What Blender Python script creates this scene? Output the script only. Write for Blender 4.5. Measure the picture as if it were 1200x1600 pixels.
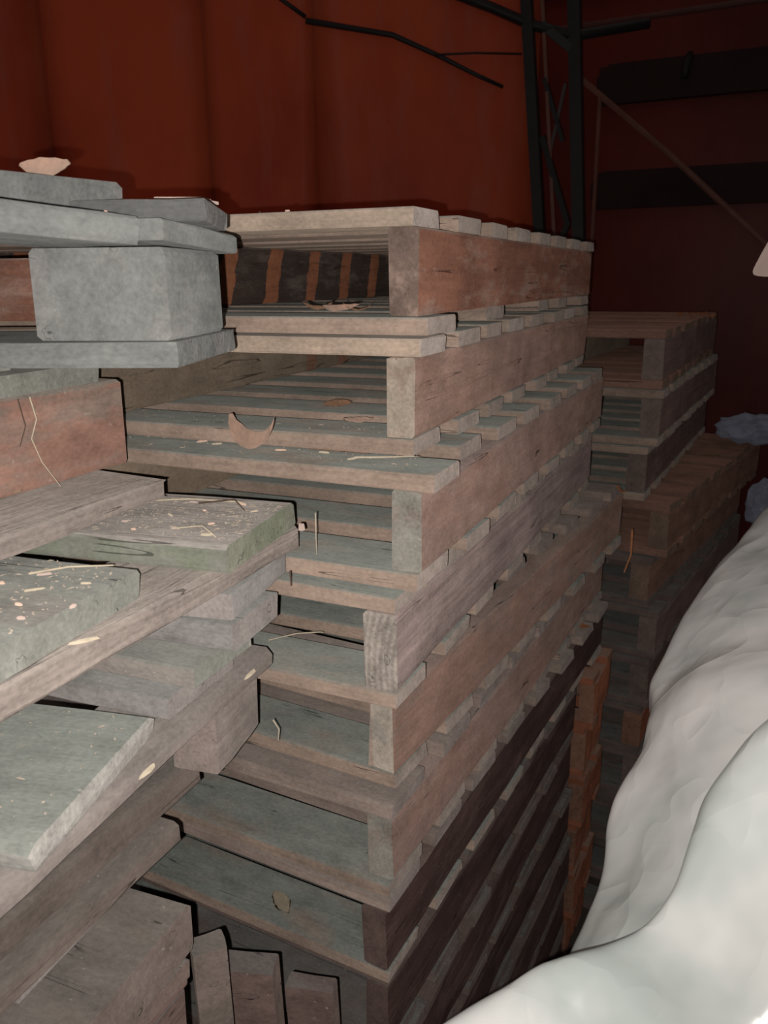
import bpy, bmesh, math, random
from mathutils import Vector, Matrix

for o in list(bpy.data.objects):
    bpy.data.objects.remove(o)
SC = bpy.context.scene
C = SC.collection
H = 2.0          # lens height above the floor; coordinates below are relative to lens height

# ---------------------------------------------------------------- camera
cd = bpy.data.cameras.new('camera')
cam = bpy.data.objects.new('camera', cd)
C.objects.link(cam)
cd.sensor_fit = 'HORIZONTAL'
cd.sensor_width = 36.0
cd.lens = 38.30
cd.clip_start = 0.02
cd.dof.use_dof = True
cd.dof.focus_distance = 1.0
cd.dof.aperture_fstop = 14.0
_r = Vector((0.904666, 0.426000, -0.010190))
_u = Vector((-0.107974, 0.252300, 0.961606))
_f = Vector((-0.412215, 0.868832, -0.274244))
M = Matrix(((_r.x, _u.x, -_f.x, 0), (_r.y, _u.y, -_f.y, 0), (_r.z, _u.z, -_f.z, H), (0, 0, 0, 1)))
cam.matrix_world = M
SC.camera = cam

# ---------------------------------------------------------------- light and exposure
SC.view_settings.view_transform = 'Standard'
SC.view_settings.look = 'None'
SC.view_settings.gamma = 1.0
SC.view_settings.use_curve_mapping = False
SC.view_settings.exposure = 0.0
w = bpy.data.worlds.new('world')
SC.world = w
w.use_nodes = True
w.node_tree.nodes['Background'].inputs[0].default_value = (1.0, 0.84, 0.78, 1)
w.node_tree.nodes['Background'].inputs[1].default_value = 0.105
ld = bpy.data.lights.new('phone_flash', 'SPOT')       # the phone's flash, beside and just under the lens
ld.energy = 33.0
ld.color = (1.0, 0.925, 0.875)
ld.shadow_soft_size = 0.0022
ld.spot_size = math.radians(125)
ld.spot_blend = 1.0
fl = bpy.data.objects.new('phone_flash', ld)
C.objects.link(fl)
Lm = M.copy()
Lm.translation = Vector((0, 0, H)) + _r * -0.016 + _u * -0.012
fl.matrix_world = Lm

# ---------------------------------------------------------------- materials
def newmat(name):
    m = bpy.data.materials.new(name)
    m.use_nodes = True
    nt = m.node_tree
    return m, nt, nt.nodes['Principled BSDF']

def N(nt, t, **kw):
    n = nt.nodes.new(t)
    for k, v in kw.items():
        setattr(n, k, v)
    return n

def rgb(c):
    return (c[0], c[1], c[2], 1)

def mixc(nt, fac, a, b, mode='MIX'):
    n = N(nt, 'ShaderNodeMix', data_type='RGBA', blend_type=mode)
    for sock, v in ((n.inputs[0], fac), (n.inputs[6], a), (n.inputs[7], b)):
        if isinstance(v, (int, float)):
            sock.default_value = v
        elif isinstance(v, tuple):
            sock.default_value = rgb(v)
        else:
            nt.links.new(v, sock)
    return n.outputs[2]

def math_(nt, op, a, b=None, c=None, clamp=False):
    n = N(nt, 'ShaderNodeMath', operation=op, use_clamp=clamp)
    for i, v in enumerate((a, b, c)):
        if v is None:
            continue
        if isinstance(v, (int, float)):
            n.inputs[i].default_value = v
        else:
            nt.links.new(v, n.inputs[i])
    return n.outputs[0]

def ramp(nt, src, p0, p1):
    n = N(nt, 'ShaderNodeMapRange')
    n.inputs[1].default_value = p0
    n.inputs[2].default_value = p1
    nt.links.new(src, n.inputs[0])
    return n.outputs[0]

def noise(nt, vec, scale, detail=4, rough=0.6):
    n = N(nt, 'ShaderNodeTexNoise')
    n.inputs['Scale'].default_value = scale
    n.inputs['Detail'].default_value = detail
    n.inputs['Roughness'].default_value = rough
    nt.links.new(vec, n.inputs['Vector'])
    return n.outputs[0]

def wood(name, side, top, end, topamt=0.85, bump=0.25, contrast=0.35, ring=False, blot=None, blotamt=0.5, bands=None, grain=1.0, moss=0.0, bandfrom=None):
    """weathered sawn wood: grain runs along the board's own long axis (object X)"""
    m, nt, bs = newmat(name)
    L = nt.links.new
    tc = N(nt, 'ShaderNodeTexCoord')
    oi = N(nt, 'ShaderNodeObjectInfo')
    rnd = oi.outputs['Random']
    off = N(nt, 'ShaderNodeCombineXYZ')
    for i, k in enumerate((37.0, 91.0, 53.0)):
        L(math_(nt, 'MULTIPLY', rnd, k), off.inputs[i])
    def coords(sx, sy, sz):
        mp = N(nt, 'ShaderNodeMapping')
        mp.inputs['Scale'].default_value = (sx, sy, sz)
        L(tc.outputs['Object'], mp.inputs[0])
        ad = N(nt, 'ShaderNodeVectorMath', operation='ADD')
        L(mp.outputs[0], ad.inputs[0]); L(off.outputs[0], ad.inputs[1])
        return ad.outputs[0]
    g1 = noise(nt, coords(3 * grain, 70 * grain, 70 * grain), 1.0, 6, 0.65)
    g2 = noise(nt, coords(9, 200, 200), 1.0, 3, 0.6)
    big = noise(nt, coords(6, 12, 12), 1.0, 4, 0.55)
    dirt = noise(nt, coords(30, 34, 34), 1.0, 5, 0.7)
    geo = N(nt, 'ShaderNodeNewGeometry')
    sn = N(nt, 'ShaderNodeSeparateXYZ'); L(geo.outputs['Normal'], sn.inputs[0])
    on = N(nt, 'ShaderNodeSeparateXYZ'); L(tc.outputs['Normal'], on.inputs[0])
    up = ramp(nt, sn.outputs[2], 0.45, 0.85)
    up = math_(nt, 'MULTIPLY', up, topamt)
    up = math_(nt, 'MULTIPLY', up, ramp(nt, big, 0.22, 0.48))
    isend = ramp(nt, math_(nt, 'ABSOLUTE', on.outputs[0]), 0.6, 0.8)
    col = mixc(nt, ramp(nt, big, 0.35, 0.65), tuple(c * 0.86 for c in side), tuple(min(1, c * 1.12) for c in side))
    col = mixc(nt, isend, col, end)
    if blot:
        b2 = noise(nt, coords(5, 16, 16), 1.0, 5, 0.7)
        col = mixc(nt, math_(nt, 'MULTIPLY', ramp(nt, b2, 0.5, 0.62), blotamt), col, blot)
    col = mixc(nt, up, col, top)
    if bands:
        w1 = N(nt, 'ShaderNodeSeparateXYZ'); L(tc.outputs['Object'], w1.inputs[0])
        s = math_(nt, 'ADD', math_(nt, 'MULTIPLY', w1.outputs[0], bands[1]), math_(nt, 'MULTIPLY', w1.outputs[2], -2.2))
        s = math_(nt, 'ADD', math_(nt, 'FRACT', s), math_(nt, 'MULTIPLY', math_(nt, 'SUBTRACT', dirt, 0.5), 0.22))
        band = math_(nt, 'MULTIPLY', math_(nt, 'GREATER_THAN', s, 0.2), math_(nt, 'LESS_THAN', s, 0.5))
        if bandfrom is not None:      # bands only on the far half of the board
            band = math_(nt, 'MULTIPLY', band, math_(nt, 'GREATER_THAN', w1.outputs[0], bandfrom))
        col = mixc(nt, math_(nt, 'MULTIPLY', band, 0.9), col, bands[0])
    if moss > 0:
        mm = math_(nt, 'MULTIPLY', math_(nt, 'SUBTRACT', 1.0, up, clamp=True), math_(nt, 'MULTIPLY', ramp(nt, noise(nt, coords(14, 14, 14), 1.0, 3), 0.45, 0.65), moss))
        col = mixc(nt, mm, col, (0.16, 0.22, 0.11))
    if ring:
        mp = N(nt, 'ShaderNodeMapping')
        mp.inputs['Location'].default_value = (0, 0.05, 0.01)
        mp.inputs['Scale'].default_value = (0, 1.0, 0.45)
        L(tc.outputs['Object'], mp.inputs[0])
        wv = N(nt, 'ShaderNodeTexWave', wave_type='RINGS', rings_direction='X')
        wv.inputs['Scale'].default_value = 42.0
        wv.inputs['Distortion'].default_value = 1.2
        L(mp.outputs[0], wv.inputs['Vector'])
        col = mixc(nt, math_(nt, 'MULTIPLY', isend, math_(nt, 'MULTIPLY', wv.outputs['Fac'], 0.4)), col, tuple(c * 0.45 for c in end))
    gf = math_(nt, 'MULTIPLY_ADD', g1, 0.65, math_(nt, 'MULTIPLY', g2, 0.35))
    calm = math_(nt, 'MULTIPLY_ADD', up, -0.65, 1.0)
    val = math_(nt, 'MULTIPLY_ADD', math_(nt, 'MULTIPLY', math_(nt, 'SUBTRACT', gf, 0.5), calm), contrast * 2.6, 1.0)
    mid = noise(nt, coords(11, 26, 26), 1.0, 4, 0.6)
    val = math_(nt, 'MULTIPLY_ADD', math_(nt, 'SUBTRACT', mid, 0.5), 0.75, val)
    fine = noise(nt, coords(160, 260, 260), 1.0, 3, 0.6)
    val = math_(nt, 'MULTIPLY_ADD', math_(nt, 'SUBTRACT', fine, 0.5), 0.7, val)
    ck = noise(nt, coords(2.2, 55, 55), 1.0, 2, 0.4)
    crack = math_(nt, 'LESS_THAN', math_(nt, 'ABSOLUTE', math_(nt, 'SUBTRACT', ck, 0.36)), 0.0065)
    crack = math_(nt, 'MULTIPLY', crack, ramp(nt, big, 0.50, 0.54))
    val = math_(nt, 'MULTIPLY', val, math_(nt, 'MULTIPLY_ADD', crack, -0.6, 1.0))
    val = math_(nt, 'MULTIPLY_ADD', math_(nt, 'SUBTRACT', dirt, 0.5), 0.55, val)
    val = math_(nt, 'MULTIPLY_ADD', math_(nt, 'SUBTRACT', rnd, 0.5), 0.22, val)
    hs = N(nt, 'ShaderNodeHueSaturation')
    L(val, hs.inputs['Value']); L(col, hs.inputs['Color'])
    # pale dust specks
    sp = noise(nt, coords(120, 120, 120), 1.0, 2, 0.5)
    col = mixc(nt, math_(nt, 'MULTIPLY', ramp(nt, sp, 0.72, 0.78), 0.45), hs.outputs[0], (0.55, 0.5, 0.45))
    L(col, bs.inputs['Base Color'])
    bs.inputs['Roughness'].default_value = 0.82
    bs.inputs['Diffuse Roughness'].default_value = 0.6      # dry dusty wood
    bs.inputs['Specular IOR Level'].default_value = 0.25
    bp = N(nt, 'ShaderNodeBump')
    bp.inputs['Strength'].default_value = bump
    bp.inputs['Distance'].default_value = 0.004
    L(math_(nt, 'SUBTRACT', math_(nt, 'ADD', gf, math_(nt, 'MULTIPLY', dirt, 0.7)), crack), bp.inputs['Height'])
    L(bp.outputs[0], bs.inputs['Normal'])
    return m

def flat(name, col, rough=0.7, metal=0.0, var=0.25, scale=18.0, bump=0.1, spec=0.4):
    m, nt, bs = newmat(name)
    tc = N(nt, 'ShaderNodeTexCoord')
    n1 = noise(nt, tc.outputs['Object'], scale, 5, 0.65)
    v = math_(nt, 'MULTIPLY_ADD', math_(nt, 'SUBTRACT', n1, 0.5), var * 2.5, 1.0)
    hs = N(nt, 'ShaderNodeHueSaturation')
    hs.inputs['Color'].default_value = rgb(col)
    nt.links.new(v, hs.inputs['Value'])
    nt.links.new(hs.outputs[0], bs.inputs['Base Color'])
    bs.inputs['Roughness'].default_value = rough
    bs.inputs['Metallic'].default_value = metal
    bs.inputs['Diffuse Roughness'].default_value = 0.8
    bs.inputs['Specular IOR Level'].default_value = spec
    bp = N(nt, 'ShaderNodeBump')
    bp.inputs['Strength'].default_value = bump
    bp.inputs['Distance'].default_value = 0.003
    nt.links.new(n1, bp.inputs['Height']); nt.links.new(bp.outputs[0], bs.inputs['Normal'])
    return m

PINK = (0.40, 0.285, 0.235)
GRNT = (0.255, 0.300, 0.280)
W = {
 'deck':   wood('wood_deck', (0.40, 0.31, 0.25), GRNT, (0.42, 0.36, 0.32)),
 'deck2':  wood('wood_deck_pale', (0.48, 0.39, 0.31), (0.36, 0.33, 0.30), (0.50, 0.44, 0.40), topamt=0.7),
 'midg':   wood('wood_green_inner', (0.235, 0.265, 0.24), (0.22, 0.25, 0.23), (0.22, 0.24, 0.22), contrast=0.15),
 'deckg':  wood('wood_deck_dusty', (0.36, 0.29, 0.25), (0.30, 0.265, 0.24), (0.34, 0.29, 0.27)),
 'red':    wood('wood_redbrown', (0.30, 0.145, 0.10), (0.34, 0.28, 0.24), (0.20, 0.145, 0.12), blot=(0.40, 0.30, 0.25), blotamt=0.6, contrast=0.45, bump=0.4),
 'pink':   wood('wood_pink', (0.43, 0.29, 0.24), (0.36, 0.30, 0.27), (0.46, 0.40, 0.33), blot=(0.34, 0.19, 0.13), blotamt=0.35, contrast=0.25),
 'pink2':  wood('wood_pink_greyed', (0.43, 0.30, 0.255), (0.33, 0.28, 0.26), (0.34, 0.33, 0.29), blot=(0.38, 0.22, 0.17), blotamt=0.4, contrast=0.22),
 'mauve':  wood('wood_mauve_rough', (0.35, 0.275, 0.26), (0.33, 0.28, 0.26), (0.40, 0.36, 0.32), ring=True, contrast=0.75, bump=0.8),
 'brown':  wood('wood_brown', (0.36, 0.235, 0.19), (0.30, 0.24, 0.21), (0.50, 0.45, 0.38), blot=(0.27, 0.25, 0.23), blotamt=0.45, contrast=0.3, grain=1.3),
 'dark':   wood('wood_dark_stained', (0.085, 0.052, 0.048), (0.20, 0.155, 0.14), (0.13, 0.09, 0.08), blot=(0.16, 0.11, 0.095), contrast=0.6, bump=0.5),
 'orange': wood('wood_orange_brown', (0.36, 0.14, 0.08), (0.33, 0.235, 0.185), (0.30, 0.165, 0.11), contrast=0.4),
 'grey':   wood('wood_grey', (0.33, 0.315, 0.305), (0.30, 0.31, 0.295), (0.345, 0.315, 0.30), contrast=0.25, bump=0.35),
 'gcool':  wood('wood_grey_cool', (0.205, 0.220, 0.212), (0.22, 0.235, 0.225), (0.195, 0.205, 0.198), contrast=0.3, bump=0.7, blot=(0.26,0.25,0.245), blotamt=0.6),
 'gbrown': wood('wood_grey_rough', (0.33, 0.285, 0.255), (0.37, 0.335, 0.30), (0.36, 0.31, 0.28), contrast=0.65, bump=0.9),
 'gtop':   wood('wood_grey_green_top', (0.23, 0.24, 0.205), (0.37, 0.345, 0.32), (0.24, 0.25, 0.20), contrast=0.3, bump=0.7, moss=0.35, topamt=0.95),
 'slab':   wood('wood_slab', (0.34, 0.34, 0.32), (0.25, 0.275, 0.25), (0.42, 0.41, 0.38), contrast=0.5, bump=0.6, topamt=0.95),
 'ggreen': wood('wood_green_dust', (0.30, 0.275, 0.25), (0.255, 0.275, 0.25), (0.26, 0.27, 0.24), contrast=0.25, bump=0.4),
 'rblock': wood('wood_red_block', (0.34, 0.20, 0.155), (0.25, 0.26, 0.23), (0.33, 0.23, 0.18), blot=(0.24, 0.22, 0.19), blotamt=0.6, contrast=0.25),
 'inner':  wood('wood_dull_brown', (0.27, 0.215, 0.16), (0.25, 0.22, 0.18), (0.27, 0.22, 0.17), contrast=0.2),
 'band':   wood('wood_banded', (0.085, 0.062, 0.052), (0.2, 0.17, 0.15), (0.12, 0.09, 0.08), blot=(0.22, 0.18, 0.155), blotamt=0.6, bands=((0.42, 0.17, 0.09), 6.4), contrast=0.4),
 'lowg':   wood('wood_grey_brown', (0.20, 0.165, 0.145), (0.185, 0.172, 0.155), (0.22, 0.18, 0.16), contrast=0.3, bump=0.4),
 'rust':   wood('wood_rust_brown', (0.28, 0.165, 0.125), (0.36, 0.205, 0.155), (0.24, 0.17, 0.13), contrast=0.4),
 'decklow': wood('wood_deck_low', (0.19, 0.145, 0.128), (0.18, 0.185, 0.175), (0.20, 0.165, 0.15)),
 'gdark':  wood('wood_grey_dark', (0.145, 0.15, 0.148), (0.16, 0.165, 0.16), (0.20, 0.20, 0.195), contrast=0.35, bump=0.7, blot=(0.20,0.20,0.195)),
 'greyw':  wood('wood_grey_warm', (0.28, 0.245, 0.225), (0.265, 0.245, 0.228), (0.30, 0.25, 0.225), contrast=0.3, bump=0.4),
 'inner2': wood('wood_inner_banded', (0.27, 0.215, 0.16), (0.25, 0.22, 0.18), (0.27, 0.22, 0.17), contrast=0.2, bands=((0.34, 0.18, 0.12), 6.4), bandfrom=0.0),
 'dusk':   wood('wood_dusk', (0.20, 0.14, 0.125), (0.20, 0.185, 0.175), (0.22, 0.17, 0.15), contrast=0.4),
}
M_leaf = flat('dry_leaf', (0.55, 0.34, 0.22), 0.7, var=0.5, scale=60)
M_leafp = flat('pale_leaf', (0.80, 0.60, 0.48), 0.75, var=0.4, scale=60)
M_leafo = flat('orange_leaf', (0.60, 0.27, 0.13), 0.7, var=0.4, scale=60)
M_straw = flat('straw', (0.62, 0.55, 0.42), 0.7, var=0.3, scale=60)
M_twig = flat('twig_bark', (0.12, 0.08, 0.06), 0.85, var=0.4, scale=60)
M_nail = flat('rusty_steel', (0.12, 0.09, 0.08), 0.6, 0.6, 0.4, 200)
M_steel = flat('black_steel', (0.018, 0.014, 0.015), 0.55, 0.0, 0.5, 12)
M_rod = flat('brown_rod', (0.20, 0.085, 0.06), 0.5, 0.0, 0.4, 12)
M_floor = flat('dirty_concrete', (0.10, 0.085, 0.075), 0.9, 0.0, 0.5, 6, 0.4)

def paint(name, c0, c1, c2):
    m, nt, bs = newmat(name)
    L = nt.links.new
    geo = N(nt, 'ShaderNodeNewGeometry')
    P = geo.outputs['Position']
    def mp(s):
        n = N(nt, 'ShaderNodeMapping'); n.inputs['Scale'].default_value = s
        L(P, n.inputs[0]); return n.outputs[0]
    a = noise(nt, mp((1.3, 1.3, 0.8)), 1.0, 5, 0.6)
    b = noise(nt, mp((9, 9, 1.6)), 1.0, 5, 0.7)
    s = noise(nt, mp((40, 40, 3.0)), 1.0, 3, 0.6)
    col = mixc(nt, ramp(nt, a, 0.38, 0.62), c0, c1)
    col = mixc(nt, math_(nt, 'MULTIPLY', ramp(nt, b, 0.50, 0.78), 0.55), col, c2)
    col = mixc(nt, math_(nt, 'MULTIPLY', ramp(nt, s, 0.71, 0.80), 0.35), col, (0.62, 0.33, 0.24))
    L(col, bs.inputs['Base Color'])
    bs.inputs['Roughness'].default_value = 0.42
    bs.inputs['Specular IOR Level'].default_value = 0.15
    bp = N(nt, 'ShaderNodeBump'); bp.inputs['Strength'].default_value = 0.25; bp.inputs['Distance'].default_value = 0.02
    L(a, bp.inputs['Height']); L(bp.outputs[0], bs.inputs['Normal'])
    return m
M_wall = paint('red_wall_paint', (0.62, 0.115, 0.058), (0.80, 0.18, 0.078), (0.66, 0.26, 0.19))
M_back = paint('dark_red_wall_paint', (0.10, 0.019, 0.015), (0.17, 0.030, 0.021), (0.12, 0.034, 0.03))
M_darkband = flat('dark_band', (0.032, 0.012, 0.012), 0.8, 0.0, 0.5, 4)

def film_mat():
    m, nt, bs = newmat('milky_polythene')
    L = nt.links.new
    geo = N(nt, 'ShaderNodeNewGeometry')
    mp = N(nt, 'ShaderNodeMapping'); mp.inputs['Scale'].default_value = (5, 5, 3)
    L(geo.outputs['Position'], mp.inputs[0])
    a = noise(nt, mp.outputs[0], 1.0, 4, 0.6)
    b = noise(nt, geo.outputs['Position'], 14, 3, 0.5)
    col = mixc(nt, ramp(nt, a, 0.35, 0.65), (0.52, 0.58, 0.56), (0.88, 0.865, 0.85))
    L(col, bs.inputs['Base Color'])
    bs.inputs['Roughness'].default_value = 0.24
    bs.inputs['Specular IOR Level'].default_value = 0.5
    def crease(sc):
        q = noise(nt, geo.outputs['Position'], sc, 2, 0.5)
        return math_(nt, 'POWER', math_(nt, 'SUBTRACT', 1.0, math_(nt, 'MULTIPLY', math_(nt, 'ABSOLUTE', math_(nt, 'SUBTRACT', q, 0.5)), 3.0), clamp=True), 5.0)
    b = math_(nt, 'ADD', math_(nt, 'MULTIPLY', b, 0.6), math_(nt, 'ADD', math_(nt, 'MULTIPLY', crease(5), 0.8), math_(nt, 'MULTIPLY', crease(11), 0.3)))
    bs.inputs['Diffuse Roughness'].default_value = 0.3
    bs.inputs['Coat Weight'].default_value = 1.0
    bs.inputs['Coat Roughness'].default_value = 0.16
    tr = N(nt, 'ShaderNodeBsdfTranslucent'); tr.inputs[0].default_value = (0.75, 0.8, 0.78, 1)
    mx = N(nt, 'ShaderNodeMixShader'); mx.inputs[0].default_value = 0.22
    bp = N(nt, 'ShaderNodeBump'); bp.inputs['Strength'].default_value = 0.38; bp.inputs['Distance'].default_value = 0.008
    L(b, bp.inputs['Height']); L(bp.outputs[0], bs.inputs['Normal'])
    out = nt.nodes['Material Output']
    L(bs.outputs[0], mx.inputs[1]); L(tr.outputs[0], mx.inputs[2]); L(mx.outputs[0], out.inputs[0])
    return m
M_film = film_mat()
M_bag = flat('blue_grey_plastic', (0.30, 0.33, 0.42), 0.35, 0.0, 0.7, 14, 0.6)
M_card = flat('pale_card', (0.62, 0.50, 0.44), 0.8, 0.0, 0.2, 10)

# ---------------------------------------------------------------- helpers
def link(name, me, mat=None, parent=None):
    o = bpy.data.objects.new(name, me)
    if mat is not None and me is not None and len(me.materials) == 0:
        me.materials.append(mat)
    C.objects.link(o)
    if parent is not None:
        o.parent = parent
    return o

def bm_obj(name, bm, mat, parent=None, smooth=False):
    me = bpy.data.meshes.new(name)
    bmesh.ops.recalc_face_normals(bm, faces=bm.faces)
    bm.to_mesh(me); bm.free()
    if smooth:
        for p in me.polygons:
            p.use_smooth = True
    return link(name, me, mat, parent)

def thing(name, label, cat, loc=(0, 0, 0), rz=0.0, group=None):
    o = bpy.data.objects.new(name, None)
    o.empty_display_size = 0.05
    C.objects.link(o)
    o.location = loc
    o.rotation_euler = (0, 0, rz)
    o['label'] = label
    o['category'] = cat
    if group:
        o['group'] = group
    return o

def tag(o, label, cat, group=None):
    o['label'] = label
    o['category'] = cat
    if group:
        o['group'] = group
    return o

def struct(o):
    o['kind'] = 'structure'
    return o

_mc = {}
def plank_mesh(L, Wd, T, mat, seed=0, ch=0.0022, rough=1.0, ns=4, chip=0.0):
    """sawn plank, long axis X, centred; worn chamfered arrises, slightly uneven faces and ends"""
    key = (round(L, 3), round(Wd, 3), round(T, 4), mat.name, seed, ns, chip, ch)
    if key in _mc:
        return _mc[key]
    rd = random.Random(hash((round(L * 1000), round(Wd * 1000), seed)) & 0xffff)
    bm = bmesh.new()
    rings = []
    hw, ht = Wd / 2, T / 2
    bow = rd.uniform(-0.0004, 0.0004) * rough
    for i in range(ns + 1):
        t = i / ns
        x = (t - 0.5) * L
        sl = rd.uniform(-1, 1) * 0.0015 * rough
        pts = [(-hw + ch, -ht), (hw - ch, -ht), (hw, -ht + ch), (hw, ht - ch), (hw - ch, ht), (-hw + ch, ht), (-hw, ht - ch), (-hw, -ht + ch)]
        ring = []
        end = i in (0, ns)
        for (y, z) in pts:
            dx = 0
            jy = rd.uniform(-1, 1) * 0.0010 * rough
            jz = rd.uniform(-1, 0.3) * 0.0006 * rough * (1 if z > 0 else -1)
            if end:
                dx = rd.uniform(-1, 1) * 0.0015 * rough
                if chip:
                    dx -= (1 if i else -1) * rd.uniform(0, chip)
                    jy += rd.uniform(-1, 1) * chip * 0.4
            ring.append(bm.verts.new((x + dx, y + jy + sl, z + jz + bow * math.sin(math.pi * t))))
        rings.append(ring)
    for a, b in zip(rings[:-1], rings[1:]):
        for k in range(8):
            bm.faces.new((a[k], a[(k + 1) % 8], b[(k + 1) % 8], b[k]))
    bm.faces.new(rings[0]); bm.faces.new(rings[-1])
    bmesh.ops.recalc_face_normals(bm, faces=bm.faces)
    me = bpy.data.meshes.new('plank')
    bm.to_mesh(me); bm.free()
    me.materials.append(mat)
    _mc[key] = me
    return me

def plank(name, parent, cx, cy, z0, L, Wd, T, mat, axis='x', rz=0.0, seed=0, tilt=(0, 0), **kw):
    """plank whose bottom is at z0, centre at cx,cy in the parent's frame"""
    me = plank_mesh(L, Wd, T, W[mat] if isinstance(mat, str) else mat, seed, **kw)
    o = link(name, me, None, parent)
    o.location = (cx, cy, z0 + T / 2)
    o.rotation_euler = (tilt[0], tilt[1], rz + (math.pi / 2 if axis == 'y' else 0))
    return o

def tube_bm(bm, pts, r, n=6, taper=1.0):
    pts = [Vector(p) for p in pts]
    prev = None
    rings = []
    for i, p in enumerate(pts):
        d = (pts[min(i + 1, len(pts) - 1)] - pts[max(i - 1, 0)]).normalized()
        a = d.orthogonal().normalized() if prev is None else (prev - d * prev.dot(d)).normalized()
        prev = a
        b = d.cross(a)
        rr = r * (1 + (taper - 1) * i / max(1, len(pts) - 1))
        rings.append([bm.verts.new(p + (a * math.cos(2 * math.pi * k / n) + b * math.sin(2 * math.pi * k / n)) * rr) for k in range(n)])
    for A, B in zip(rings[:-1], rings[1:]):
        for k in range(n):
            bm.faces.new((A[k], A[(k + 1) % n], B[(k + 1) % n], B[k]))
    bm.faces.new(rings[0]); bm.faces.new(rings[-1])

def tube(name, pts, r, mat, parent=None, n=6, taper=1.0):
    bm = bmesh.new()
    tube_bm(bm, pts, r, n, taper)
    return bm_obj(name, bm, mat, parent, True)

def quad_box(bm, p0, p1, p2, thick):
    """slab from parallelogram p0,p0+p1,p0+p2 with thickness vector"""
    v = [bm.verts.new(p0 + a * p1 + b * p2 + c * thick) for c in (0, 1) for (a, b) in ((0, 0), (1, 0), (1, 1), (0, 1))]
    for f in ((3, 2, 1, 0), (4, 5, 6, 7), (0, 1, 5, 4), (1, 2, 6, 5), (2, 3, 7, 6), (3, 0, 4, 7)):
        bm.faces.new([v[i] for i in f])

# ---------------------------------------------------------------- the building
fw2 = Vector((-0.4286, 0.9035, 0))       # across the red sheet wall
rt2 = Vector((0.9035, 0.4286, 0))        # along it
bm = bmesh.new()
quad_box(bm, Vector((-5, -1.5, -0.05)), Vector((8, 0, 0)), Vector((0, 7.5, 0)), Vector((0, 0, 0.05)))
struct(bm_obj('floor', bm, M_floor))
wl = bpy.data.objects.new('wall_left', None); C.objects.link(wl); struct(wl)
WD = 3.42
base = fw2 * WD
# sheet steel panels, lapped a little over one another (edges measured along the wall)
edges = [-3.6, -2.4, -1.27, -0.66, -0.255, 0.59]
for i in range(len(edges) - 1):
    a, b = edges[i], edges[i + 1]
    bm = bmesh.new()
    nx, nz = 6, 8
    rd = random.Random(i + 5)
    g = [[None] * (nz + 1) for _ in range(nx + 1)]
    for u in range(nx + 1):
        for v in range(nz + 1):
            inner = 0 < u < nx
            d = (rd.uniform(-0.003, 0.003) if inner else 0) - (0.006 if (i % 2) else 0.0)
            p = base + rt2 * (a + (b - a + 0.012) * u / nx) + fw2 * d
            g[u][v] = bm.verts.new((p.x, p.y, 3.6 * v / nz))
    for u in range(nx):
        for v in range(nz):
            bm.faces.new((g[u][v], g[u + 1][v], g[u + 1][v + 1], g[u][v + 1]))
    r = bmesh.ops.solidify(bm, geom=list(bm.faces), thickness=0.003)
    o = bm_obj('panel', bm, M_wall, wl, True)
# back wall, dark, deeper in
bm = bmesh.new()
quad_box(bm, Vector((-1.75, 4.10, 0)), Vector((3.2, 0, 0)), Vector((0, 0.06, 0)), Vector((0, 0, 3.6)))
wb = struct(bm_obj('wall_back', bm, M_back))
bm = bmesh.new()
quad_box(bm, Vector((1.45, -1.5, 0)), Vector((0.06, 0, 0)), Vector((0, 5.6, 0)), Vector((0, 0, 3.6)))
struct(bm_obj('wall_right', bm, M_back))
def wall_band(z0, z1, x0, x1, y=4.10, d=0.05):  # raised near-black strip for a dark band on the back wall, front edges rounded
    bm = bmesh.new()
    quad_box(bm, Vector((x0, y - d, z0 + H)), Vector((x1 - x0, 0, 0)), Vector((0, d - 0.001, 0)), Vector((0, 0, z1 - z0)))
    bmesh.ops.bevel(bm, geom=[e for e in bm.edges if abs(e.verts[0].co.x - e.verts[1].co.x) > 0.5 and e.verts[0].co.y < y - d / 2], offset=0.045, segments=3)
    return bm_obj('wall_band', bm, M_darkband, wb)
wall_band(0.30, 0.46, -0.85, 1.4)
wall_band(0.74, 0.90, -0.85, 0.9)
wall_band(1.20, 1.26, -1.2, 1.4)

# steel lattice column between the two walls
def wp(s, z, d=3.40):
    p = fw2 * d + rt2 * s
    return Vector((p.x, p.y, z + H))
def bar(name, a, b, wdt, mat, parent):
    """square steel bar from a to b"""
    bm = bmesh.new(); tube_bm(bm, [a, (a + b) / 2, b], wdt * 0.7, 4)
    return bm_obj(name, bm, mat, parent)
col = thing('lattice_column', 'black steel lattice column at the corner between the two red walls', 'column', tuple(wp(0.66, -H)))
def cbar(name, s0, z0, s1, z1, wd, mat=M_steel, d=3.40):
    o = bar(name, wp(s0, z0, d), wp(s1, z1, d), wd, mat, None)
    o.parent = col
    o.matrix_parent_inverse = Matrix.Translation(-Vector(col.location))
    return o
cbar('post', 0.840, -H + 0.02, 0.492, 1.5, 0.040)
cbar('post', 0.895, -H + 0.02, 0.550, 1.5, 0.012, M_rod)
cbar('post', 0.940, -H + 0.02, 0.680, 1.5, 0.045)
cbar('brace', 0.62, 0.72, 0.70, 0.50, 0.016)
cbar('brace', 0.70, 0.70, 0.645, 0.42, 0.010, flat('grey_bar', (0.09, 0.075, 0.075)))
cbar('brace', 0.62, 0.52, 0.735, 0.20, 0.022)
cbar('brace', 0.735, 0.20, 0.66, 0.03, 0.022)
cbar('brace', 0.60, 0.90, 0.74, 0.80, 0.03)
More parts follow.
